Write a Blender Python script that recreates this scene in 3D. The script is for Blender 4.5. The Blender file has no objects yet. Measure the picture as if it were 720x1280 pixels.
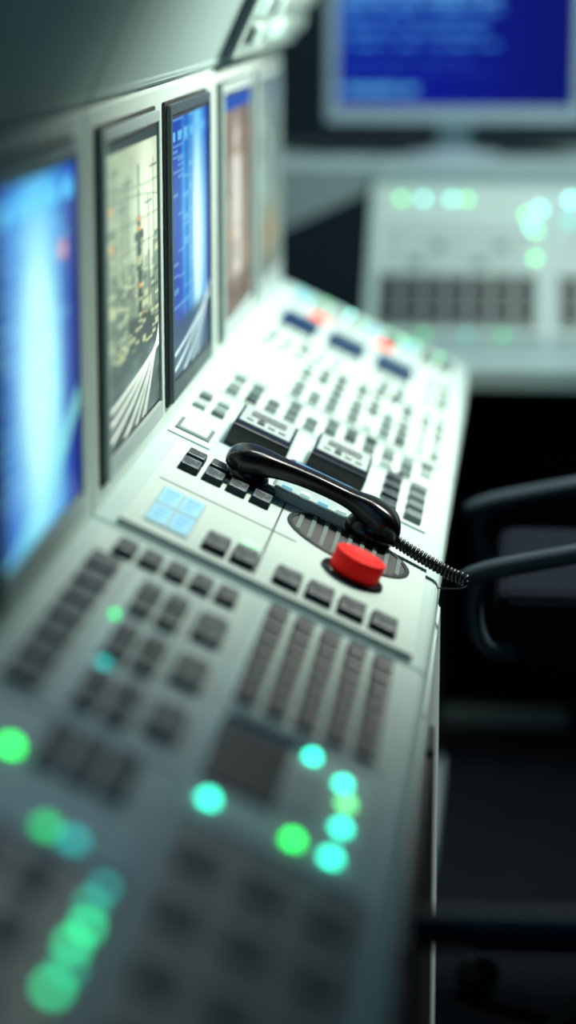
import bpy, bmesh, math, random
import numpy as np
from mathutils import Vector, Matrix
random.seed(7); rng=np.random.default_rng(5)
scene=bpy.context.scene; COL=scene.collection
scene.view_settings.view_transform='Standard'
H=1.412
XL,ZL,XR,ZR=-.4039,H-.5123,-.0802,H-.6622

# ------------------------------------------------ materials
def mat(name,col,rough=.5,metal=0.,emit=None,es=0.,noise=0.,nscale=40.,bump=0.,spec=.5,marks=None):
    m=bpy.data.materials.new(name); m.use_nodes=True
    nt=m.node_tree; b=nt.nodes['Principled BSDF']
    b.inputs['Roughness'].default_value=rough; b.inputs['Metallic'].default_value=metal
    b.inputs['Specular IOR Level'].default_value=spec
    tc=nt.nodes.new('ShaderNodeTexCoord'); n=nt.nodes.new('ShaderNodeTexNoise')
    n.inputs['Scale'].default_value=nscale; n.inputs['Detail'].default_value=4
    nt.links.new(tc.outputs['Object'],n.inputs['Vector'])
    r=nt.nodes.new('ShaderNodeValToRGB')
    if marks:
        r.color_ramp.elements[0].position=.56; r.color_ramp.elements[1].position=.60
        r.color_ramp.elements[0].color=tuple(col)+(1,); r.color_ramp.elements[1].color=tuple(marks)+(1,)
        n.inputs['Detail'].default_value=1
    else:
        r.color_ramp.elements[0].position=.3; r.color_ramp.elements[1].position=.7
        r.color_ramp.elements[0].color=tuple(c*(1-noise) for c in col)+(1,)
        r.color_ramp.elements[1].color=tuple(min(1,c*(1+noise)) for c in col)+(1,)
    nt.links.new(n.outputs['Fac'],r.inputs['Fac']); nt.links.new(r.outputs['Color'],b.inputs['Base Color'])
    if bump>0:
        bp=nt.nodes.new('ShaderNodeBump'); bp.inputs['Strength'].default_value=bump; bp.inputs['Distance'].default_value=.001
        nt.links.new(n.outputs['Fac'],bp.inputs['Height']); nt.links.new(bp.outputs['Normal'],b.inputs['Normal'])
    if emit:
        b.inputs['Emission Color'].default_value=tuple(emit)+(1,); b.inputs['Emission Strength'].default_value=es
    return m
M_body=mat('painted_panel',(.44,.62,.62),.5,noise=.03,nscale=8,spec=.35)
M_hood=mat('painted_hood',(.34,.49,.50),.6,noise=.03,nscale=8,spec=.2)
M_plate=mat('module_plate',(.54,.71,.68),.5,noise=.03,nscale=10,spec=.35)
M_lip=mat('light_trim',(.48,.64,.67),.35,noise=.02)
M_frame=mat('monitor_frame_grey',(.41,.54,.55),.35,noise=.03)
M_darkframe=mat('monitor_frame_dark',(.05,.08,.10),.4,noise=.05)
M_key=mat('key_slate',(.008,.018,.028),.45,noise=.08,spec=.3)
M_keytop=mat('key_top_slate',(.018,.034,.046),.5,spec=.35,nscale=95,marks=(.12,.17,.19))
M_keyedge=mat('key_edge_glint',(.09,.14,.16),.35,spec=.6,noise=.05)  # paler bevel colour, paints a lit glint along the key edges
M_keymid=mat('key_grey',(.14,.20,.20),.4,noise=.05)
M_keylight=mat('key_pale',(.38,.50,.49),.4,noise=.03)
M_rail=mat('floor_rail_grey',(.18,.25,.28),.6,noise=.03)
M_groove=mat('groove_dark',(.015,.02,.025),.6,noise=.05)
M_black=mat('black_plastic',(.003,.004,.006),.24,noise=.1,spec=.45)
M_cord=mat('cord_rubber',(.010,.013,.016),.35,noise=.1)
M_red=mat('red_plastic',(.85,.008,.006),.6,noise=.06,nscale=60,emit=(1,.01,.005),es=.06,spec=.15)
M_darkdisp=mat('dark_glass',(.012,.022,.032),.3,noise=.05)
M_bluedisp=mat('blue_glass',(.012,.035,.08),.3,noise=.05,emit=(.01,.06,.22),es=.12,spec=.2)
M_lcd=mat('lcd_cyan',(.25,.42,.48),.3,noise=.05,emit=(.28,.75,.90),es=.60)
M_lcdblue=mat('lcd_blue',(.1,.3,.5),.3,noise=.05,emit=(.06,.34,.9),es=.6)
M_lcdwhite=mat('lcd_white',(.55,.75,.7),.3,emit=(.6,1.,.9),es=.5)
M_glowlabel=mat('lit_label',(.5,.8,.6),.3,noise=.05,emit=(.45,1.,.55),es=.6)
M_green=mat('led_green',(.05,.5,.15),.3,emit=(.010,1.,.10),es=6.)
M_teal=mat('led_teal',(.05,.5,.4),.3,emit=(.03,.90,.58),es=7)
M_greendim=mat('led_green_dim',(.05,.5,.2),.3,emit=(.01,.85,.20),es=2.2)
M_tealdim=mat('led_teal_dim',(.05,.4,.4),.3,emit=(.01,.55,.50),es=2.2)
M_trail=mat('led_trail_green',(.05,.4,.3),.3,emit=(.02,.9,.34),es=4.4)
M_trail2=mat('led_trail_teal',(.05,.4,.3),.3,emit=(.01,.75,.42),es=2.2)
M_cyanhi=mat('led_cyan_bright',(.3,.8,.8),.3,emit=(.22,1.,.85),es=4)
M_lime=mat('led_lime',(.3,.8,.3),.3,emit=(.18,1.,.30),es=3.6)
M_redled=mat('led_red',(.8,.05,.03),.4,emit=(1.,.03,.02),es=1.2)
M_chairf=mat('chair_fabric',(.003,.006,.012),.95,noise=.25,nscale=200,bump=.3,spec=.08)
M_chairp=mat('chair_plastic',(.022,.042,.058),.5,noise=.05,spec=.3)
M_chairm=mat('chair_metal',(.008,.012,.017),.5,metal=.0,noise=.05,spec=.25)
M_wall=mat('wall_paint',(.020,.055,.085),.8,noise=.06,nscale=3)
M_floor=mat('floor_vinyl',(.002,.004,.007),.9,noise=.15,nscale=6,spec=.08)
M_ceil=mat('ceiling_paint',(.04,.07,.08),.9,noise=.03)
M_deskback=mat('desk_laminate',(.44,.60,.61),.4,noise=.03,nscale=6)
M_darkpanel=mat('dark_panel',(.010,.016,.022),.6,noise=.05,spec=.2)
M_whitemon=mat('white_plastic',(.38,.52,.58),.4,noise=.02)

# ------------------------------------------------ helpers
def link(o): COL.objects.link(o); return o
def mobj(name,me,m,parent=None,mw=None,loc=None):
    o=bpy.data.objects.new(name,me); link(o)
    if m is not None and len(me.materials)==0: me.materials.append(m)
    if parent: o.parent=parent
    if mw is not None: o.matrix_basis=mw
    if loc is not None: o.location=loc
    return o
def meta(o,label,cat,group=None,kind=None):
    o['label']=label; o['category']=cat
    if group:o['group']=group
    if kind:o['kind']=kind
    return o
def empty(name,mw,label,cat,group=None):
    o=bpy.data.objects.new(name,None); link(o); o.empty_display_size=.05; o.matrix_basis=mw
    return meta(o,label,cat,group)
def box_me(sx,sy,sz,bev=.001,taper=1.,seg=2,z0=True):
    bm=bmesh.new(); bmesh.ops.create_cube(bm,size=1)
    for v in bm.verts:
        t=taper if v.co.z>0 else 1.
        v.co=Vector((v.co.x*sx*t,v.co.y*sy*(1-(1-t)*sx/max(sy,1e-6) if t<1 else 1),(v.co.z+(.5 if z0 else 0))*sz))
    if bev>0: bmesh.ops.bevel(bm,geom=bm.edges[:],offset=bev,segments=seg,profile=.6,affect='EDGES')
    me=bpy.data.meshes.new('m'); bm.to_mesh(me); bm.free(); 
    return me
def prism_me(prof,y0,y1,bev=.002):
    """profile of (x,z) extruded along y"""
    bm=bmesh.new()
    a=[bm.verts.new((x,y0,z)) for x,z in prof]; b=[bm.verts.new((x,y1,z)) for x,z in prof]
    n=len(prof)
    bm.faces.new(a); bm.faces.new(b[::-1])
    for i in range(n): bm.faces.new((a[i],b[i],b[(i+1)%n],a[(i+1)%n]))
    bmesh.ops.recalc_face_normals(bm,faces=bm.faces[:])
    if bev>0: bmesh.ops.bevel(bm,geom=bm.edges[:],offset=bev,segments=2,affect='EDGES')
    me=bpy.data.meshes.new('m'); bm.to_mesh(me); bm.free(); return me
def lathe_me(prof,seg=40,smooth=True):
    bm=bmesh.new(); rings=[]
    for r,z in prof:
        if r<1e-6: rings.append([bm.verts.new((0,0,z))])
        else: rings.append([bm.verts.new((r*math.cos(2*math.pi*i/seg),r*math.sin(2*math.pi*i/seg),z)) for i in range(seg)])
    for A,B in zip(rings,rings[1:]):
        for i in range(seg):
            j=(i+1)%seg
            if len(A)==1 and len(B)==1: continue
            if len(A)==1: bm.faces.new((A[0],B[j],B[i]))
            elif len(B)==1: bm.faces.new((A[i],A[j],B[0]))
            else: bm.faces.new((A[i],A[j],B[j],B[i]))
    bmesh.ops.recalc_face_normals(bm,faces=bm.faces[:])
    me=bpy.data.meshes.new('m'); bm.to_mesh(me); bm.free()
    if smooth:
        me.polygons.foreach_set('use_smooth',[True]*len(me.polygons))
        me.set_sharp_from_angle(angle=math.radians(40))
    return me
def tube_me(pts,rad,seg=12,closed=False):
    """sweep circle along pts; rad float or list"""
    bm=bmesh.new(); n=len(pts); pts=[Vector(p) for p in pts]; rings=[]
    up=Vector((0,0,1)); prev=None
    for i,p in enumerate(pts):
        t=(pts[min(i+1,n-1)]-pts[max(i-1,0)]).normalized()
        if prev is None:
            a=t.cross(up); 
            if a.length<1e-3: a=t.cross(Vector((1,0,0)))
            a.normalize()
        else:
            a=(prev-t*prev.dot(t)).normalized()
        prev=a; b=t.cross(a); r=rad[i] if isinstance(rad,(list,tuple)) else rad
        rings.append([bm.verts.new(p+(a*math.cos(2*math.pi*k/seg)+b*math.sin(2*math.pi*k/seg))*r) for k in range(seg)])
    for A,B in zip(rings,rings[1:]):
        for k in range(seg): bm.faces.new((A[k],A[(k+1)%seg],B[(k+1)%seg],B[k]))
    bm.faces.new(rings[0][::-1]); bm.faces.new(rings[-1])
    bmesh.ops.recalc_face_normals(bm,faces=bm.faces[:])
    me=bpy.data.meshes.new('m'); bm.to_mesh(me); bm.free()
    me.polygons.foreach_set('use_smooth',[True]*len(me.polygons)); return me
def spline(ctrl,n):
    P=[Vector(c) for c in ctrl]; P=[P[0]*2-P[1]]+P+[P[-1]*2-P[-2]]; out=[]
    m=len(P)-3
    for k in range(n):
        t=k/(n-1)*m; i=min(int(t),m-1); t-=i
        a,b,c,d=P[i:i+4]
        out.append(.5*((2*b)+(c-a)*t+(2*a-5*b+4*c-d)*t*t+(3*b-a-3*c+d)*t**3))
    return out
def grid_me(w,h,paint,nx,ny):
    """flat screen in local x (0..w) , z (0..h), colour attribute painted by function"""
    s=np.linspace(0,1,nx+1); t=np.linspace(0,1,ny+1)
    S,T=np.meshgrid(s,t)
    co=np.zeros(((nx+1)*(ny+1),3)); co[:,0]=(S*w).ravel(); co[:,2]=(T*h).ravel()
    idx=np.arange((nx+1)*(ny+1)).reshape(ny+1,nx+1)
    f=np.stack([idx[:-1,:-1],idx[:-1,1:],idx[1:,1:],idx[1:,:-1]],-1).reshape(-1,4)
    me=bpy.data.meshes.new('screen'); me.from_pydata(co.tolist(),[],f.tolist())
    col=np.ones((co.shape[0],4)); col[:,:3]=np.clip(paint(S,T),0,4).reshape(-1,3)
    at=me.color_attributes.new('content','FLOAT_COLOR','POINT'); at.data.foreach_set('color',col.ravel())
    return me
def screen_mat(name,strength):
    m=bpy.data.materials.new(name); m.use_nodes=True; nt=m.node_tree; b=nt.nodes['Principled BSDF']
    b.inputs['Base Color'].default_value=(.004,.006,.008,1); b.inputs['Roughness'].default_value=.3; b.inputs['Specular IOR Level'].default_value=.2
    a=nt.nodes.new('ShaderNodeAttribute'); a.attribute_name='content'
    nt.links.new(a.outputs['Color'],b.inputs['Emission Color']); b.inputs['Emission Strength'].default_value=strength
    return m

d=Vector((XR-XL,0,ZR-ZL)); SL=d.length; d.normalize(); nD=Vector((-d.z,0,d.x))
def DM(u,Y,h=0.,rot=0.):
    p=Vector((XL,Y,ZL))+d*u+nD*h
    m=Matrix(((d.x,0,nD.x,p.x),(0,1,0,p.y),(d.z,0,nD.z,p.z),(0,0,0,1)))
    return m@Matrix.Rotation(rot,4,'Z')
T=Matrix.Translation
_kc={}
def keyme(sx,sy,sz,m,bev=.0015,taper=.87):
    k=(sx,sy,sz,m.name)
    if k not in _kc:
        me=box_me(sx,sy,sz,bev,taper); me.materials.append(m)
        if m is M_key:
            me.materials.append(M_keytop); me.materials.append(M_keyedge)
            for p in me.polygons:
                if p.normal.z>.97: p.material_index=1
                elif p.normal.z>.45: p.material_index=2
        _kc[k]=me
    return _kc[k]
_led={}
def ledme(r,m):
    k=(r,m.name)
    if k not in _led:
        me=lathe_me([(r*1.15,0),(r*1.15,.0015),(r,.002),(r*.85,.004),(r*.45,.0055),(0,.006)],16); me.materials.append(m); _led[k]=me
    return _led[k]

# ------------------------------------------------ room
def wall(name,sx,sy,sz,loc,m):
    o=mobj(name,box_me(sx,sy,sz,0),m,loc=loc); o['kind']='structure'; return o
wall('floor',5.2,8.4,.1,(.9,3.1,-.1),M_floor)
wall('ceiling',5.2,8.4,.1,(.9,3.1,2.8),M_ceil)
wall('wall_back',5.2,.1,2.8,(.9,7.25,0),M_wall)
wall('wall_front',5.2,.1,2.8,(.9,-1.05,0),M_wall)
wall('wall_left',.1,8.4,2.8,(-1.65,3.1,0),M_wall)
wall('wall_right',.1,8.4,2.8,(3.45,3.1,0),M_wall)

# ------------------------------------------------ console bays
TOPZ=H-.122
bays=[(.85,2.238),(2.242,3.168),(3.172,4.10)]
labels=["pale grey control console section with blinking keypads","pale grey control console section carrying a telephone and red button","pale grey control console section with rows of small keys"]
def desk_z(x): return ZL+(x-XL)*(ZR-ZL)/(XR-XL)
consoles=[]
for i,(a,b) in enumerate(bays):
    e=empty('control_console',Matrix.Identity(4),labels[i],'control console','console sections in a row'); consoles.append(e)
    prof=[(XL-.02,ZL),(XL,ZL),(XR-.004,ZR+.001),(XR,ZR-.004),(XR,ZR-.03),(XR-.02,ZR-.036),(XL-.02,ZL-.04)]
    mobj('desk_panel',prism_me(prof,a,b,.0015),M_body,e)
    mobj('cabinet_body',prism_me([(-.8,.02),(-.43,.02),(-.43,ZL-.03),(XL-.012,ZL-.02),(XL-.012,TOPZ),(-.8,TOPZ)],a,b,.002),M_body,e)
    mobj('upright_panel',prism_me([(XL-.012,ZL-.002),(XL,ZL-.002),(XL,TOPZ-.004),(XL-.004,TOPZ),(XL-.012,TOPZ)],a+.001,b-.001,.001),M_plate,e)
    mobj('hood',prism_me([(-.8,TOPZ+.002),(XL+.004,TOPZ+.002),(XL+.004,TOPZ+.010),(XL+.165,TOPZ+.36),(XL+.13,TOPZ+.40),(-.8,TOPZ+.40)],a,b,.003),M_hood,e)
    mobj('plinth',prism_me([(-.78,0),(-.46,0),(-.46,.02),(-.78,.02)],a+.01,b-.01,0),M_darkpanel,e)
mobj('leg_panel',box_me(.30,.03,.60,.002),M_darkpanel,consoles[2],loc=(-.27,4.07,0))
mobj('foot_rail',box_me(.035,.46,.05,.004),M_rail,consoles[2],loc=(-.130,3.86,0))
for ci,(a,b,fb) in enumerate([(.95,2.238,2.225),(2.242,2.66,2.33)]):
    x1=-.079; e=consoles[ci]
    prof=[(-.42,.0),(x1,.0),(x1,desk_z(x1)-.042),(-.42,desk_z(-.42)-.046)]
    mobj('pedestal',prism_me(prof,a,b,.002),M_lip,e)
    mobj('door',box_me(.006,fb-a-.01,.62,.001),M_darkpanel,e,loc=(x1+.003,(a+fb)/2,.05))

# ------------------------------------------------ monitors in the upright panel
def blobs(S,T,n,sz=(.02,.02),rs=rng):
    out=np.zeros_like(S)
    for _ in range(n):
        cx,cy=rs.random(2); w=sz[0]*(0.5+rs.random()); h=sz[1]*(.5+rs.random())
        out=np.maximum(out,((abs(S-cx)<w)&(abs(T-cy)<h)).astype(float)*(.4+.6*rs.random()))
    return out
def cells(S,T,fx,fy,rs=rng):
    r=rs.random((fy+1,fx+1)); return r[(T*fy).astype(int),(S*fx).astype(int)]
def soft(S,T,fx,fy,rs=rng):
    r=rs.random((fy+2,fx+2)); x=S*fx; y=T*fy; i=x.astype(int); j=y.astype(int); a=x-i; b=y-j
    a=a*a*(3-2*a); b=b*b*(3-2*b)
    return (r[j,i]*(1-a)+r[j,i+1]*a)*(1-b)+(r[j+1,i]*(1-a)+r[j+1,i+1]*a)*b
def g(x,c,w): return np.exp(-((x-c)/w)**2)
def C3(r,gg,b): return np.array([r,gg,b])
def mix(a,b,f): return a*(1-f[...,None])+b*f[...,None]
def textrows(S,T,rows,h,dens=.6,cell=.012,x0=0.,x1=1.,rs=rng):
    out=np.zeros_like(S)
    for r,(ty,xe) in enumerate(rows):
        on=rs.random(200)<dens
        ci=(S/cell).astype(int)%200
        out=np.maximum(out,((abs(T-ty)<h)&(S>x0)&(S<xe)&on[ci]).astype(float))
    return out
def curves(S,T,items,w):
    """light trails: t = a + b*s + c*s^2"""
    out=np.zeros_like(S)
    for a,b,c in items:
        out=np.maximum(out,np.exp(-((T-(a+b*S+c*S*S))/w)**2))
    return out
def p1(S,T):
    c=np.zeros(S.shape+(3,))+C3(.0,.018,.45)
    c=mix(c,C3(.0,.38,.85),np.clip(g(S,.46,.28)*1.2,0,1))
    c=mix(c,C3(.65,1.2,1.15),np.clip(g(S,.46,.20)*g(T,.45,.34)*1.9,0,1))
    c=mix(c,C3(.35,.95,1.0),np.clip(g(S,.70,.04)*g(T,.35,.25),0,1))
    c=mix(c,C3(.0,.35,.9),(np.sin(S*70)>.6).astype(float)*.3)
    c=mix(c,C3(.0,.012,.28),np.clip((S-.80)*12,0,1)*(T<.9))
    c=mix(c,C3(.1,.7,1.1),((T>.90)&(T<.96)&(np.sin(S*30)>-.2)).astype(float)*.9)
    c=mix(c,C3(.9,.25,.25),((abs(S-.80)<.04)&(abs(T-.76)<.025)).astype(float))
    c=mix(c,C3(.3,.9,1.1),textrows(S,T,[(.85-.045*k,.5+.4*rng.random()) for k in range(16)],.01,.5,.02)*.5)
    c=mix(c,C3(.3,1.,.9),curves(S,T,[(-.05,.25,.1),(-.12,.3,.1),(.0,.2,.12)],.012)*.8)
    return c
def p2(S,T):
    n=.6*soft(S,T,3,7)+.4*soft(S,T,6,24)
    c=(C3(.44,.56,.36)*(.55+.75*n[...,None]))
    c=mix(c,C3(.90,1.06,.76),np.clip(g(S,.80,.28)*g(T,.74,.36)*1.1,0,1))
    hz=.50+.24*cells(S,0*T,13,1)
    c=mix(c,C3(.20,.29,.20),((T<hz)&(T>.2)).astype(float)*.50)
    hz2=.38+.24*cells(S,0*T,17,1)
    c=mix(c,C3(.09,.15,.12),((T<hz2)&(T>.2)).astype(float)*.55)
    c=mix(c,C3(.80,.95,.50),((T<hz)&(cells(S,T,13,90)>.76)).astype(float)*.60)
    c=mix(c,C3(.04,.08,.07),((T<hz)&(cells(S,T,12,70)>.78)).astype(float)*.6)
    for (x_,t_) in ((.14,.93),(.27,.80),(.38,.88),(.80,.78),(.91,.90)):
        c=mix(c,C3(.07,.12,.10),np.clip(1.4-abs(S-x_)/.010,0,1)*.75*(T>.3)*(T<t_))
        c=mix(c,C3(.07,.12,.10),((abs(T-t_+.03)<.004)&(abs(S-x_)<.08)).astype(float)*.7)
    c=mix(c,C3(.10,.15,.12),curves(S,T,[(.86,-.10,.06),(.72,-.04,.02),(.60,.06,-.05),(.80,.02,-.06)],.0035)*.6)
    sky=.28+.10*cells(S,0*T,11,1)
    bld=(T<sky)&(T>.2)
    tw=((abs(S-.60)<.040+.24*np.clip(.42-T,0,1))&(T<.72)&(T>.2))|((abs(S-.60)<.015)&(T<.90)&(T>.6))|((abs(S-.60)<.090)&(abs(T-.65)<.014))|((abs(S-.60)<.065)&(abs(T-.54)<.009))
    m=(bld|tw)
    c=mix(c,C3(.018,.036,.038),m.astype(float)*.90)
    c=mix(c,C3(.75,.85,.42),(m&(cells(S,T,14,90)>.80)).astype(float)*.65)
    c=mix(c,C3(1.0,.42,.06),(m&(cells(S,T,12,60)>.965)).astype(float)*.9)
    c=mix(c,C3(1.0,.42,.08),((abs(S-.07)<.025)&(cells(0*S,T,1,40)>.76)&(T>.45)).astype(float)*.8)
    rd=.27-.02*S
    c=mix(c,C3(.015,.04,.048),(T<rd).astype(float)*.95)
    c=mix(c,C3(.25,.36,.32),((T<rd)*soft(S,T,6,36)**2).astype(float)*.55)
    c=mix(c,C3(1.4,1.6,1.35),curves(S,T,[(-.22,.14,.34),(-.12,.12,.26),(-.04,.10,.18),(.03,.09,.12),(.085,.07,.07),(-.32,.20,.40),(.13,.05,.03)],.0065)*(T<.36))
    c=mix(c,C3(.03,.05,.05),(T>.97).astype(float))
    return c
def p3(S,T):
    c=np.zeros(S.shape+(3,))+C3(.0,.045,.45)
    c=mix(c,C3(.02,.40,.92),np.clip(g(S,.30,.06)*g(T,.6,.4)*.9,0,1))
    c=mix(c,C3(.08,.58,.98),np.clip(g(S,.44,.025)*g(T,.5,.4)*.9,0,1))
    c=mix(c,C3(.03,.48,.95),np.clip(g(S,.66,.17)*(.65+.6*soft(S,0*T,10,1)),0,1))
    c=mix(c,C3(.80,1.2,1.12),np.clip(g(S,.66,.11)*g(T,.50,.34)*1.4,0,1))
    c=mix(c,C3(.5,1.,1.05),np.clip(g(S,.85,.03)*g(T,.45,.35)*.9,0,1))
    c=mix(c,C3(.3,.75,1.),(cells(S,T,7,90)>.84).astype(float)*.3*(S<.55)*(T>.25))
    c=mix(c,C3(.15,.6,.95),((abs(T-.93)<.018)&(np.sin(S*40)>-.3)).astype(float)*.8)
    c=mix(c,C3(.0,.02,.35),np.clip((S-.92)*20,0,1))
    c=mix(c,C3(.005,.03,.10),np.clip((.24-T)*20,0,1)*.9)
    c=mix(c,C3(.9,1.25,1.2),curves(S,T,[(-.22,.14,.34),(-.12,.12,.26),(-.04,.10,.18),(.03,.09,.12),(.09,.06,.06)],.0075)*(T<.34)*.95)
    return c
def p4(S,T):
    c=np.zeros(S.shape+(3,))+C3(.26,.20,.14)
    c=mix(c,C3(.80,.78,.68),np.clip(g(S,.45,.16)*(T<.72)*(T>.1)+g(S,.45,.10)*g(T,.78,.09),0,1))
    c=mix(c,C3(.16,.055,.025),np.clip(g(S,.86,.14)*g(T,.45,.40)*1.2,0,1))
    c=mix(c,C3(.6,.28,.05),blobs(S,T,14,(.05,.02))*.7)
    c=mix(c,C3(.05,.04,.04),blobs(S,T,12,(.05,.04))*.7)
    c=mix(c,C3(.01,.08,.42),(T>.93).astype(float))
    c=mix(c,C3(.14,.06,.04),(T<.16).astype(float)*.7)
    return c
def p5(S,T):
    c=np.zeros(S.shape+(3,))+C3(.12,.20,.18)
    c=mix(c,C3(.42,.55,.45),g(S,.3,.3)*g(T,.7,.3))
    c=mix(c,C3(.02,.05,.06),blobs(S,T,30,(.06,.05))*.8)
    c=mix(c,C3(.38,.22,.05),g(S,.5,.4)*g(T,.2,.15)*.7)
    return c
SM=screen_mat('screen_glow',1.0)
mons=[(1.35,p3,M_frame,'flat console monitor showing blue data columns'),
 (1.790,p1,M_frame,'flat console monitor glowing cyan and deep blue'),
 (2.284,p2,M_frame,'flat console monitor showing a pale green tower skyline'),
 (2.728,p3,M_darkframe,'flat dark-framed console monitor showing soft blue white glow'),
 (3.220,p4,M_frame,'flat console monitor showing a beige and brown picture'),
 (3.655,p5,M_frame,'flat console monitor showing a grey green picture')]
MW,MHt=.362,.343; MZ=H-.489
def mon(Y,paint,fm,label):
    mw=Matrix(((0,-1,0,XL+.0042),(1,0,0,Y),(0,0,1,MZ),(0,0,0,1)))
    e=empty('console_monitor',mw,label,'monitor','monitors along the console')
    bz=.012; bb=.020; dp=.0055
    bm=bmesh.new()
    def q(x0,x1,z0,z1,y): return [bm.verts.new(c) for c in ((x0,y,z0),(x1,y,z0),(x1,y,z1),(x0,y,z1))]
    back=q(0,MW,0,MHt,.0); fo=q(0,MW,0,MHt,-dp); fi=q(bz,MW-bz,bb,MHt-bz,-dp-.0005); ri=q(bz+.001,MW-bz-.001,bb+.001,MHt-bz-.001,-dp+.004)
    for A,B in ((back,fo),(fo,fi),(fi,ri)):
        for k in range(4): bm.faces.new((A[k],A[(k+1)%4],B[(k+1)%4],B[k]))
    bm.faces.new(back[::-1])
    bmesh.ops.recalc_face_normals(bm,faces=bm.faces[:])
    bmesh.ops.bevel(bm,geom=[ed for ed in bm.edges if len(ed.link_faces)==2],offset=.001,segments=2,affect='EDGES')
    me=bpy.data.meshes.new('bezel'); bm.to_mesh(me); bm.free()
    mobj('bezel',me,fm,e)
    rim=box_me(MW-2*bz-.002,.002,MHt-bz-bb-.002,.0003); mobj('screen_rim',rim,M_groove,e,loc=(MW/2,-dp+.0030,bb+.001))
    ri_=.005
    sm=grid_me(MW-2*bz-2*ri_,MHt-bz-bb-2*ri_,paint,190,300)
    mobj('screen',sm,SM,e,loc=(bz+ri_,-dp+.0017,bb+ri_))
    gk=box_me(MW+.008,.0035,MHt+.008,.001); mobj('gasket',gk,M_groove,e,loc=(MW/2,.0020,-.004))
for Y,p,fm,l in mons: mon(Y,p,fm,l)

# ------------------------------------------------ keypad builder on desk
def keypad(u0,u1,y0,y1,label,keys,leds=(),plates=(),base=M_plate,th=.002,name='control_keypad',cat='keypad',group='console keypads'):
    uc,yc=(u0+u1)/2,(y0+y1)/2
    e=empty(name,DM(uc,yc,0),label,cat,group)
    mobj('base_plate',box_me(u1-u0,y1-y0,th,.0006,z0=True),base,e)
    for (u,y,sx,sy,sz,m) in keys:
        mobj('key',keyme(sx,sy,sz,m),None,e,loc=(u-uc,y-yc,th-.0004))
    for (u,y,r,m) in leds:
        mobj('indicator_light',ledme(r,m),None,e,loc=(u-uc,y-yc,th))
    for (nm,u,y,sx,sy,sz,m) in plates:
        mobj(nm,box_me(sx,sy,sz,.0008),m,e,loc=(u-uc,y-yc,th-.0004))
    return e
K=M_key
# bay 1 : left block
keys=[]
for k in range(5): keys.append((.046+.0262*k,2.165,.0220,.044,.009,K))
for k in range(7): keys.append((.036,2.09-.058*k,.031,.043,.009,K))
for yb in (2.07,1.935,1.80):
    for du in (.087,.1135):
        for dy in (0,-.053): keys.append((du,yb+dy,.0220,.041,.009,K))
for yb in (2.045,1.91,1.775): keys.append((.150,yb,.030,.076,.009,K))
plates=[('key_label',.046+.0262*k,2.197,.016,.006,.001,M_keymid) for k in range(5)]
plates+=[('panel_line',.0605,1.92,.0015,.40,.0008,M_keymid),('panel_line',.1305,1.92,.0015,.40,.0008,M_keymid)]
keypad(.015,.172,1.70,2.215,"pale keypad with dark slate keys and dim green lights",keys,
  leds=[(.084,1.845,.004,M_tealdim),(.070,1.975,.0035,M_greendim)],plates=plates)
# bay 1 : keyboard
keys=[]
for r in range(7):
    for c in range(5): keys.append((.202+.0275*c,2.185-.043*r,.0215,.035,.009,K))
keypad(.186,.328,1.895,2.215,"pale keyboard block of small dark keys",keys)
# bay 1 : lit panel
keypad(.186,.328,1.63,1.885,"pale indicator panel with dark window and teal lights",
  [(.235,1.865-.0,.09,.018,.006,K)],
  leds=[(.203,1.670,.0052,M_teal),(.270,1.858,.0052,M_teal),(.300,1.829,.0052,M_teal),(.306,1.79,.0052,M_lime),
        (.306,1.735,.0052,M_teal),(.272,1.668,.0052,M_green),(.303,1.668,.0052,M_teal)],
  plates=[('display_window',.2205,1.775,.062,.14,.004,M_darkdisp),('label_plate',.270,1.77,.030,.10,.003,M_keylight)],name='indicator_panel',cat='indicator panel',group='indicator panels')
keys=[(.085+.026*c,1.655-.05*r,.022,.040,.008,K) for c in range(3) for r in range(2)]
keypad(.015,.172,1.47,1.69,"pale indicator panel with short key rows and green lights",
  keys, leds=[(.058,1.597,.0055,M_green),(.108,1.493,.0055,M_greendim),(.128,1.492,.0055,M_tealdim)],
  name='indicator_panel',cat='indicator panel',group='indicator panels')
keys=[]
for yb in (1.555,1.455,1.355,1.255,1.175):
    for c in range(3): keys.append((.211+.050*c,yb,.033,.050,.005,K))
keypad(.186,.34,1.14,1.62,"grey keypad with spaced dark square keys",keys,base=M_keymid)
keys=[]
for yb in (1.42,1.33,1.24,1.15):
    for c in range(3): keys.append((.045+.036*c,yb,.027,.055,.006,K))
keypad(.015,.172,1.10,1.462,"grey keypad with dark keys and a row of green lights",keys,
  leds=[(.1585+(.0015 if k%2 else -.0015),1.282+.032*k,.0040,[M_trail,M_trail2,M_trail,M_trail,M_trail2,M_tealdim][k]) for k in range(6)],base=M_keymid)

# bay 2 : telephone module
keys=[]
for k in range(4):
    keys.append((.053+.0287*k,2.560,.0240,.040,.009,K)); keys.append((.053+.0287*k,2.608,.0240,.034,.009,K))
for k in (0,1): keys.append((.119+.031*k,2.310,.0275,.054,.009,K))
for k in range(4): keys.append((.198+.0353*k,2.307,.0305,.052,.009,K))
plates=[('lit_label',.150,2.378,.020,.022,.002,M_glowlabel),
          ('groove',.181,2.2555,.316,.008,.0014,M_groove),('groove',.112,2.470,.16,.003,.0008,M_groove),('groove',.165,2.46,.002,.36,.0008,M_groove)]
for a in (.0545,.0785):
    for b in (2.327,2.403):
        plates.append(('display_tile',a,b,.0215,.066,.0035,M_lcd))
        for k in range(3): plates.append(('tile_text',a-.001*k,b+.018-.017*k,.014-.002*k,.006,.0038,M_lcdblue))
plates.append(('tile_frame',.0665,2.365,.049,.148,.0022,M_frame))
for k in range(4): plates.append(('key_label',.053+.0287*k,2.640,.019,.012,.0012,M_keymid))
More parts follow.
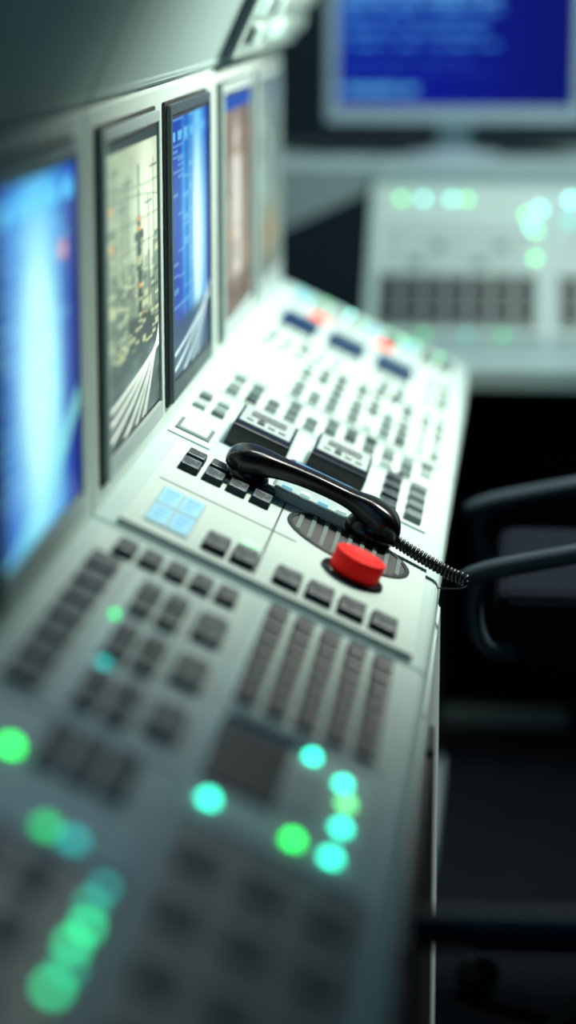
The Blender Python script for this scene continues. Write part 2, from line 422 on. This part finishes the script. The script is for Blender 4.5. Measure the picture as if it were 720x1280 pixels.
for k in range(4): plates.append(('key_label',.198+.0353*k,2.350,.020,.007,.0010,M_keymid))
for k in range(2): plates.append(('key_label',.119+.031*k,2.352,.018,.006,.0010,M_keymid))
keypad(.022,.340,2.252,2.665,"pale raised telephone module with dark keys and cyan display tiles",keys,
  plates=plates,th=.0045,name='telephone_module',cat='control module',group=None)
# red button
e=empty('emergency_button',DM(.260,2.436,.0046),"round red push button in a dark collar",'push button')
mobj('collar',lathe_me([(0,0),(.0345,0),(.0355,.002),(.0345,.004),(.031,.0055),(.0285,.0055),(.028,.004),(0,.004)],56),M_black,e)
mobj('button_cap',lathe_me([(0,.004),(.0276,.004),(.0280,.006),(.0280,.0250),(.0277,.0256),(.0270,.0259),(.0232,.0259),(.0226,.0254),(.0,.0253)],64),M_red,e)
# speaker grille
e=empty('speaker_grille',DM(.247,2.553,.0046),"round dark speaker grille with slats",'speaker')
mobj('grille_disc',lathe_me([(0,0),(.068,0),(.068,.0008),(0,.0008)],64),M_groove,e)
mobj('rim',lathe_me([(.068,0),(.0735,0),(.0735,.0018),(.0725,.0024),(.069,.0024),(.068,.0018),(.068,0)],64),M_key,e)
bm=bmesh.new()
for k in range(-4,5):
    x=k*.0148; L=2*math.sqrt(.068**2-x*x)
    r=bmesh.ops.create_cube(bm,size=1,matrix=T((x,0,.0015))@Matrix.Diagonal((.0050,L,.0020,1)))
me=bpy.data.meshes.new('slats'); bm.to_mesh(me); bm.free(); mobj('slats',me,M_keymid,e)
# telephone: cradle base with LCD + handset + cord
HS=DM(.189,2.614,.0048,.05)
tel=empty('desk_telephone',HS,"black telephone handset with coiled cord on a pale lit cradle",'telephone')
def rel(m): return HS.inverted()@m
mobj('cradle_base',box_me(.098,.165,.012,.003,.96),M_frame,tel,mw=rel(DM(.193,2.690,.0046)))
mobj('display_frame',box_me(.086,.090,.003,.001),M_key,tel,mw=rel(DM(.193,2.720,.0160)))
mobj('display',box_me(.074,.050,.001,.0003),M_lcdblue,tel,mw=rel(DM(.193,2.732,.0188)))
mobj('display_label',box_me(.070,.020,.001,.0003),M_keylight,tel,mw=rel(DM(.193,2.690,.0188)))
for k in range(3): mobj('display_text',box_me(.058-.014*k,.005,.0006,.0002),M_keylight,tel,mw=rel(DM(.193-.007*k,2.745-.013*k,.0197)))
for k in range(4): mobj('key',keyme(.014,.014,.004,M_lcdwhite if k%2 else M_lcd),None,tel,mw=rel(DM(.160+.022*k,2.628,.0160)))
path=[(-.097,.013),(-.092,.022),(-.074,.0285),(-.04,.0332),(0,.0352),(.04,.0342),(.066,.0308),(.088,.0240),(.099,.012)]
wid=[.018,.0255,.0240,.0168,.0150,.0158,.0235,.0285,.020]; thk=[.009,.0150,.0148,.0108,.0096,.0102,.0155,.0170,.011]
P=spline([(x,0,z) for x,z in path],41)
WI=spline([(w_,0,t_) for w_,t_ in zip(wid,thk)],41)
bm=bmesh.new(); rings=[]
for i,p in enumerate(P):
    tan=(P[min(i+1,40)]-P[max(i-1,0)]).normalized(); nn=Vector((-tan.z,0,tan.x))
    w=WI[i].x; h=WI[i].z; ring=[]
    for k in range(24):
        a=2*math.pi*k/24; ca,sa=math.cos(a),math.sin(a)
        ex=.45
        ring.append(bm.verts.new(p+Vector((0,1,0))*w*math.copysign(abs(ca)**ex,ca)+nn*h*math.copysign(abs(sa)**ex,sa)))
    rings.append(ring)
for A,B in zip(rings,rings[1:]):
    for k in range(24): bm.faces.new((A[k],A[(k+1)%24],B[(k+1)%24],B[k]))
bm.faces.new(rings[0][::-1]); bm.faces.new(rings[-1]); bmesh.ops.recalc_face_normals(bm,faces=bm.faces[:])
me=bpy.data.meshes.new('handle'); bm.to_mesh(me); bm.free(); me.polygons.foreach_set('use_smooth',[True]*len(me.polygons))
hs=mobj('handset',me,M_black,tel)
cup=[(0,0),(.018,0),(.0240,.002),(.0262,.006),(.0262,.011),(.0240,.017),(.018,.023),(.010,.026),(0,.027)]
mobj('earpiece',lathe_me([(r,z*.88) for r,z in cup],40),M_black,hs,mw=T((-.076,0,.0)))
mobj('mouthpiece',lathe_me([(r*1.16,z*1.02) for r,z in cup],40),M_black,hs,mw=T((.075,0,.0)))
# cord : short coil reaching just past the edge, then a plain wire back to the console lip
inv=HS.inverted(); O=Vector((0,0,0))
ctrlw=[DM(.284,2.618,.018)@O,DM(.312,2.613,.0160)@O,DM(.340,2.607,.0145)@O,DM(.366,2.602,.0140)@O,
       Vector((-.0540,2.598,ZR+.0055)),Vector((-.0480,2.596,ZR+.002))]
dense=spline([inv@c for c in ctrlw],1100)
cum=[0.]
for a,b in zip(dense,dense[1:]): cum.append(cum[-1]+(b-a).length)
hp=[]; NC=len(dense)
for i,p in enumerate(dense):
    tan=(dense[min(i+1,NC-1)]-dense[max(i-1,0)]).normalized(); a=tan.cross(Vector((0,1,0))).normalized(); b=tan.cross(a)
    ph=cum[i]/.0048*2*math.pi; rr=.0054*min(1,i/25,(NC-1-i)/30)
    hp.append(p+(a*math.cos(ph)+b*math.sin(ph))*rr)
nco=len(hp)
hp=hp+spline([hp[-1]]+[inv@Vector(v) for v in ((-.0480,2.598,ZR-.003),(-.056,2.603,ZR-.008),(-.0800,2.610,ZR-.010))],24)[1:]
mobj('coiled_cord',tube_me(hp,[.0021]*nco+[.0008]*(len(hp)-nco),7),M_cord,tel)

# bay 2 upper : black boxed modules, labels
def blackbox(u,y,label):
    e=empty('switch_box',DM(u,y,0),label,'switch box','black switch boxes')
    mobj('housing',box_me(.076,.130,.027,.002,.97),M_black,e)
    mobj('label_plate',box_me(.066,.095,.002,.0006),M_frame,e,loc=(0,.010,.0266))
    for k in range(3): mobj('label_line',box_me(.046,.006,.0008,.0002),M_groove,e,loc=(0,.034-.012*k,.0284))
    for k in range(4): mobj('key',keyme(.010,.018,.003,M_keylight if k!=1 else M_key),None,e,loc=(-.021+.014*k,-.014,.0284))
blackbox(.106,2.835,"black switch box with grey label plate"); blackbox(.205,2.872,"black switch box with grey label plate")
keys=[]
for k in range(4): keys.append((.278,2.82+.052*k,.024,.032,.009,M_key)); keys.append((.312,2.82+.052*k,.024,.032,.009,M_keymid))
keypad(.262,.332,2.79,3.01,"pale keypad with a double row of dark keys",keys)
keypad(.006,.060,2.70,2.98,"pale side display panel with lit tile",[(.02,2.88,.018,.026,.007,M_keylight),(.045,2.88,.018,.026,.007,M_keymid),(.02,2.94,.018,.026,.007,M_keymid),(.045,2.94,.018,.026,.007,M_keylight)],
  plates=[('display_frame',.033,2.755,.044,.062,.0025,M_keymid),('display_tile',.033,2.755,.034,.044,.0035,M_lcdwhite)],name='indicator_panel',cat='indicator panel',group='indicator panels')
def scatter(u0,u1,y0,y1,nu,ny,sx,sy,pk=.75,w=(1,2,2),sz=.006):
    out=[]
    for r in range(ny):
        for c in range(nu):
            if random.random()<pk:
                out.append((u0+(u1-u0)*c/max(nu-1,1),y0+(y1-y0)*r/max(ny-1,1),sx,sy,sz,random.choices([M_key,M_keymid,M_keylight],w)[0]))
    return out
keypad(.025,.335,3.02,3.155,"pale strip of mixed grey keys",scatter(.043,.318,3.040,3.135,11,3,.019,.024,.85,(1,6,3)))

# bay 3
keypad(.186,.287,3.185,3.50,"pale keypad with a grid of dark keys",scatter(.201,.273,3.208,3.478,4,6,.0190,.026,.95,(1,6,2)))
keypad(.291,.337,3.185,3.50,"narrow pale keypad with grey keys",scatter(.303,.325,3.22,3.47,2,5,.016,.024,.9,(0,4,3)))
keypad(.102,.182,3.185,3.50,"pale keypad with a grid of grey keys",scatter(.117,.168,3.208,3.478,3,6,.0190,.026,.92,(0,5,3)))
keypad(.020,.098,3.20,3.50,"pale panel with a lit white cyan display",[(.04+.026*c,3.46,.02,.03,.007,M_keylight) for c in range(3)],
  plates=[('display_tile',.058,3.32,.055,.17,.003,M_lcdwhite)],name='indicator_panel',cat='indicator panel',group='indicator panels')
for u in (.070,.151,.234):
    keypad(u-.036,u+.036,3.60,3.83,"pale panel with a dark blue readout window",[(u-.02+.02*c,3.63,.015,.03,.005,M_keylight) for c in range(3)],
      plates=[('readout_window',u,3.735,.062,.125,.008,M_bluedisp)],name='readout_panel',cat='readout panel',group='readout panels')
keypad(.280,.335,3.58,3.86,"narrow pale keypad with pale keys",[(.298+.024*(k%2),3.61+.045*(k//2),.018,.028,.006,random.choice([M_keylight,M_keymid])) for k in range(10)])
keypad(.03,.27,3.51,3.59,"pale strip of small keys",scatter(.045,.255,3.53,3.57,9,2,.017,.022,.85,(0,3,3)))
keys=[(.05+.033*c,3.95,.026,.045,.014,random.choice([M_keymid,M_keylight,M_lcd])) for c in range(9)]
leds=[(.093,3.875,.016,M_redled),(.206,3.905,.016,M_redled)]
for c in range(12):
    leds.append((.04+.024*c,4.02+.03*random.random(),.0050,random.choice([M_tealdim,M_greendim,M_cyanhi,M_tealdim])))
keypad(.02,.335,3.85,4.08,"pale lamp panel with green, cyan and red lights",keys,leds=leds,name='indicator_panel',cat='indicator panel',group='indicator panels')

# hood control strip on the last bay
hd=Vector((.161,0,.35)).normalized(); hn=Vector((hd.z,0,-hd.x))
def HM(y,s,h=0):
    p=Vector((XL+.004,y,TOPZ+.010))+hd*s+hn*h
    return Matrix(((0,hd.x,hn.x,p.x),(1,0,0,p.y),(0,hd.z,hn.z,p.z),(0,0,0,1)))
e=empty('overhead_key_panel',HM(3.64,.15,.001),"overhead control panel with white and coloured buttons",'control panel')
mobj('housing',box_me(.88,.29,.014,.003),M_darkframe,e)
mobj('face_plate',box_me(.87,.28,.003,.001),M_plate,e,loc=(0,0,.0135))
for r in range(6):
    for c in range(11):
        if random.random()<.85:
            mobj('key',keyme(.045,.028,.010,random.choice([M_keylight,M_keylight,M_keymid,M_lcdwhite])),None,e,loc=(-.38+.076*c,-.105+.042*r,.016))

# ------------------------------------------------ back desk
DZ=H-.69
SW=Matrix(((0,1,0,0),(1,0,0,0),(0,0,1,0),(0,0,0,1)))
e=empty('operator_desk',Matrix.Identity(4),"pale laminate control desk with raised monitor shelf",'desk')
def prismX(prof,x0,x1,bev=.002):
    me=prism_me(prof,x0,x1,bev); me.transform(SW); me.flip_normals(); return me
mobj('worktop',prismX([(4.235,DZ-.035),(4.24,DZ),(4.60,DZ),(4.60,DZ-.035)],-.38,1.4,.003),M_deskback,e)
SZ=H-.385
mobj('shelf_body',prismX([(4.60,DZ-.035),(4.575,DZ),(4.86,SZ-.03),(4.86,SZ),(5.60,SZ),(5.60,DZ-.035)],-.295,1.4),M_deskback,e)
mobj('corner_shelf',box_me(.60,.70,.025,.003),M_deskback,e,loc=(-.60,5.25,SZ-.025))
bm=bmesh.new()
pp=[(-.90,SZ-.02),(-.30,SZ-.02),(-.30,SZ-.045),(-.46,SZ-.12),(-.90,SZ-.30)]
a=[bm.verts.new((x,4.90,z)) for x,z in pp]; b=[bm.verts.new((x,4.93,z)) for x,z in pp]
bm.faces.new(a); bm.faces.new(b[::-1])
for k in range(5): bm.faces.new((a[k],b[k],b[(k+1)%5],a[(k+1)%5]))
bmesh.ops.recalc_face_normals(bm,faces=bm.faces[:]); me=bpy.data.meshes.new('b'); bm.to_mesh(me); bm.free(); mobj('bracket',me,M_deskback,e)
mobj('modesty_panel',box_me(1.6,.02,DZ-.04,.001),M_darkpanel,e,loc=(.55,4.62,0))
mobj('plinth',box_me(.24,.05,.03,.003),M_rail,e,loc=(-.005,4.44,0))
mobj('leg',box_me(.03,.34,DZ-.04,.002),M_darkpanel,e,loc=(1.35,4.42,0))
sd=Vector((0,4.86-4.575,SZ-.03-DZ)); sl=sd.length; sd.normalize(); sn=Vector((0,-sd.z,sd.y))
def SMx(x,s,h=0):
    p=Vector((x,4.575,DZ))+sd*s+sn*h
    return Matrix(((1,0,0,p.x),(0,sd.y,sn.y,p.y),(0,sd.z,sn.z,p.z),(0,0,0,1)))
def slopepad(xc,w,label,leds):
    e=empty('control_keyboard',SMx(xc,sl/2,.001),label,'keyboard','keyboards on the far desk')
    mobj('base_plate',box_me(w,sl-.02,.006,.002),M_plate,e)
    n=int((w-.015)/.044)
    mobj('key_bed',box_me(n*.044+.004,.132,.002,.001),M_keymid,e,loc=(0,-.1030,.0055))
    for r in range(3):
        for c in range(n):
            mobj('key',keyme(.033,.030,.006,M_darkpanel),None,e,loc=(-(n-1)*.022+c*.044,-.1435+.0405*r,.007))
    for r in range(3):
        for c in range(7):
            mobj('label_strip',box_me((w-.05)/7-.010,.020,.004,.0005),(M_frame,M_keymid,M_keylight)[(r*2+c)%3] if r<2 else M_frame,e,loc=(-(w-.05)*.43+c*(w-.05)/7,-.01+.043*r,.0055))
    for (x,s,r,m) in leds: mobj('indicator_light',ledme(r,m),None,e,loc=(x,s,.006))
slopepad(-.115,.34,"pale sloping keyboard with grey keys and green lights",
  [(-.118,.155,.0055,M_lime),(-.074,.155,.0055,M_cyanhi),(-.018,.155,.0055,M_cyanhi),(.012,.155,.0055,M_lime),
   (.135,.115,.008,M_lime),(.150,.075,.006,M_lime),(.140,.085,.006,M_cyanhi),(.150,.005,.006,M_lime),(.158,.13,.008,M_cyanhi),
   (-.06,-.186,.004,M_greendim),(.02,-.186,.004,M_tealdim),(.09,-.186,.004,M_greendim)])
slopepad(.236,.33,"pale sloping keyboard with grey keys and cyan lights",
  [(-.131,.155,.008,M_cyanhi),(-.136,.10,.008,M_tealdim),(-.086,.15,.008,M_cyanhi)])
# back monitor
def p6(S,T):
    c=np.zeros(S.shape+(3,))+C3(.0,.003,.26)
    c=mix(c,C3(.0,.002,.12),g(S,.95,.35)*.8)
    c=mix(c,C3(.05,.28,.75),textrows(S,T,[(.68,.70),(.60,.66),(.52,.62),(.44,.68)],.013,.75,.02)*.9)
    c=mix(c,C3(.12,.46,.88),textrows(S,T,[(.95,.7),(.88,.5),(.80,.62),(.74,.68)],.015,.75,.02)*.9)
    c=mix(c,C3(.03,.15,.6),textrows(S,T,[(.32,.55),(.26,.65)],.008,.6,.02)*.6)
    c=mix(c,C3(.12,.5,.85),textrows(S,T,[(.12,.34)],.026,.85,.02)*.8)
    return c
MX=-.14; MY=5.2
e=empty('computer_monitor',T((MX,MY,SZ)),"white-framed computer monitor with blue text screen on a stand",'computer monitor')
w,h,bz=.55,.36,.020; z0=.072
bm=bmesh.new()
def q(x0,x1,za,zb,y): return [bm.verts.new(c) for c in ((x0,y,za),(x1,y,za),(x1,y,zb),(x0,y,zb))]
back=q(-w/2,w/2,z0,z0+h,.04); fo=q(-w/2,w/2,z0,z0+h,0); fi=q(-w/2+bz,w/2-bz,z0+bz+.01,z0+h-bz,-.001); ri=q(-w/2+bz+.004,w/2-bz-.004,z0+bz+.014,z0+h-bz-.004,.010)
for A,B in ((back,fo),(fo,fi),(fi,ri)):
    for k in range(4): bm.faces.new((A[k],A[(k+1)%4],B[(k+1)%4],B[k]))
bm.faces.new(back[::-1]); bmesh.ops.recalc_face_normals(bm,faces=bm.faces[:])
bmesh.ops.bevel(bm,geom=[ed for ed in bm.edges if len(ed.link_faces)==2],offset=.002,segments=2,affect='EDGES')
me=bpy.data.meshes.new('bezel'); bm.to_mesh(me); bm.free(); mobj('bezel',me,M_whitemon,e)
mobj('screen',grid_me(w-2*bz-.006,h-2*bz-.016,p6,170,110),SM,e,loc=(-w/2+bz+.003,.009,z0+bz+.013))
mobj('neck',box_me(.08,.03,z0+.08,.006,.75),M_whitemon,e,loc=(0,.05,.008))
mobj('base',lathe_me([(0,0),(.10,0),(.105,.003),(.10,.008),(.05,.014),(0,.015)],48),M_whitemon,e)

# ------------------------------------------------ chairs
def chair(x,y,rot,label,bar=False):
    mw=T((x,y,0))@Matrix.Rotation(rot,4,'Z')
    e=empty('office_chair',mw,label,'office chair','office chairs by the console')
    seat=box_me(.46,.38,.085,.03,1.,4); mobj('seat',seat,M_chairf,e,loc=(.22 if not bar else .26,0,.575 if not bar else .50))
    bk=box_me(.07,.42,.52,.028,1.,4); mobj('backrest',bk,M_chairf,e,mw=T((.52,0,.70))@Matrix.Rotation(.14,4,'Y'))
    mobj('back_bracket',tube_me(spline([(.30,0,.57),(.48,0,.57),(.535,0,.66),(.56,0,.82)],20),.018,12),M_chairm,e)
    for s in (-1,1):
        yy=s*.20
        if bar:
            pts=spline([(.46,yy,.56),(.47,yy,.64),(.43,yy,.690),(.30,yy,.692),(.12,yy,.689),(.0,yy,.687),(-.040,yy,.686),(-.0555,yy,.684)],60)
            mobj('armrest',tube_me(pts,[.0165]*54+[.016,.0155,.015,.014,.012,.009],16),M_chairp,e)
            mobj('arm_post',tube_me([(.22,yy,.690),(.22,yy*.97,.60),(.23,yy*.85,.54)],.012,12),M_chairm,e)
        else:
            pts=spline([(.46,yy,.63),(.47,yy,.69),(.42,yy,.742),(.27,yy,.742),(.14,yy,.722),(.04,yy,.702),(-.02,yy,.688),(-.058,yy,.672)],80)
            mobj('armrest',tube_me(pts,[.0125]*74+[.012,.0118,.0115,.011,.009,.006],14),M_chairp,e)
            mobj('arm_post',tube_me(spline([(-.026,yy,.686),(-.034,yy,.650),(-.030,yy,.612),(-.014,yy*.98,.588),(.02,yy*.93,.580)],24),.0105,12),M_chairp,e)
    cz=.575 if not bar else .50
    mobj('column',lathe_me([(0,.10),(.035,.10),(.035,.28),(.022,.30),(.022,cz-.06),(.06,cz-.015),(.06,cz),(0,cz)],24),M_chairm,e,mw=T((.24,0,0)))
    for k in range(5):
        a=k*2*math.pi/5+.3; c,s_=math.cos(a),math.sin(a)
        mobj('base_leg',tube_me([(.24+.03*c,.03*s_,.125),(.24+.15*c,.15*s_,.11),(.24+.28*c,.28*s_,.085)],[.026,.021,.015],12),M_chairm,e)
        wm=lathe_me([(0,-.022),(.022,-.022),(.027,-.018),(.027,.018),(.022,.022),(0,.022)],24)
        mobj('caster',wm,M_chairm,e,mw=T((.24+.28*c,.28*s_,.0275))@Matrix.Rotation(a+1.2,4,'Z')@Matrix.Rotation(math.pi/2,4,'X'))
chair(-.010,3.10,0,"dark office chair with grey curved armrests at the console")
chair(-.0165,1.555,0,"dark office chair with straight bar arms beside the cabinet",True)

# ------------------------------------------------ lights
def lamp(name,kind,loc,target,energy,col,size=.3,cone=None,blend=1.):
    l=bpy.data.lights.new(name,kind); l.energy=energy; l.color=col
    if kind=='AREA': l.size=size
    else: l.shadow_soft_size=size; l.spot_size=math.radians(cone); l.spot_blend=blend
    o=bpy.data.objects.new(name,l); link(o); o.location=loc
    o.rotation_euler=(Vector(target)-Vector(loc)).to_track_quat('-Z','Y').to_euler(); return o
lamp('ceiling_spot_key','SPOT',(.75,3.45,2.25),(-.30,3.20,.95),300,(1.,.97,.82),.18,78)
lamp('back_desk_fill','AREA',(.3,4.3,2.6),(.0,4.9,.8),30,(.88,1.,.95),.5)  # unseen fill light, added to brighten the back desk
lamp('near_fill','AREA',(.6,1.2,2.6),(-.2,1.8,.8),1.5,(.05,.62,1.),.8)  # added cyan fill, tints the dim near end of the console teal
w=bpy.data.worlds.new('World'); scene.world=w; w.use_nodes=True
w.node_tree.nodes['Background'].inputs['Color'].default_value=(.06,.30,.44,1); w.node_tree.nodes['Background'].inputs['Strength'].default_value=.1

# ------------------------------------------------ camera
psi=math.radians(5.46); phi=math.radians(12.645)
fw=Vector((-math.sin(psi)*math.cos(phi), math.cos(psi)*math.cos(phi), -math.sin(phi)))
rt=Vector((math.cos(psi), math.sin(psi),0)); up=rt.cross(fw)
cam=bpy.data.cameras.new('Camera'); co=bpy.data.objects.new('Camera',cam); link(co)
R=Matrix((rt,up,-fw)).transposed().to_4x4(); co.matrix_world=T((0,0,H))@R
cam.sensor_fit='VERTICAL'; cam.sensor_height=36; cam.sensor_width=36*720/1280; cam.lens=3000/1280*36
cam.clip_start=.05; cam.dof.use_dof=True; cam.dof.focus_distance=2.70; cam.dof.aperture_fstop=1.42; cam.dof.aperture_blades=0
scene.camera=co
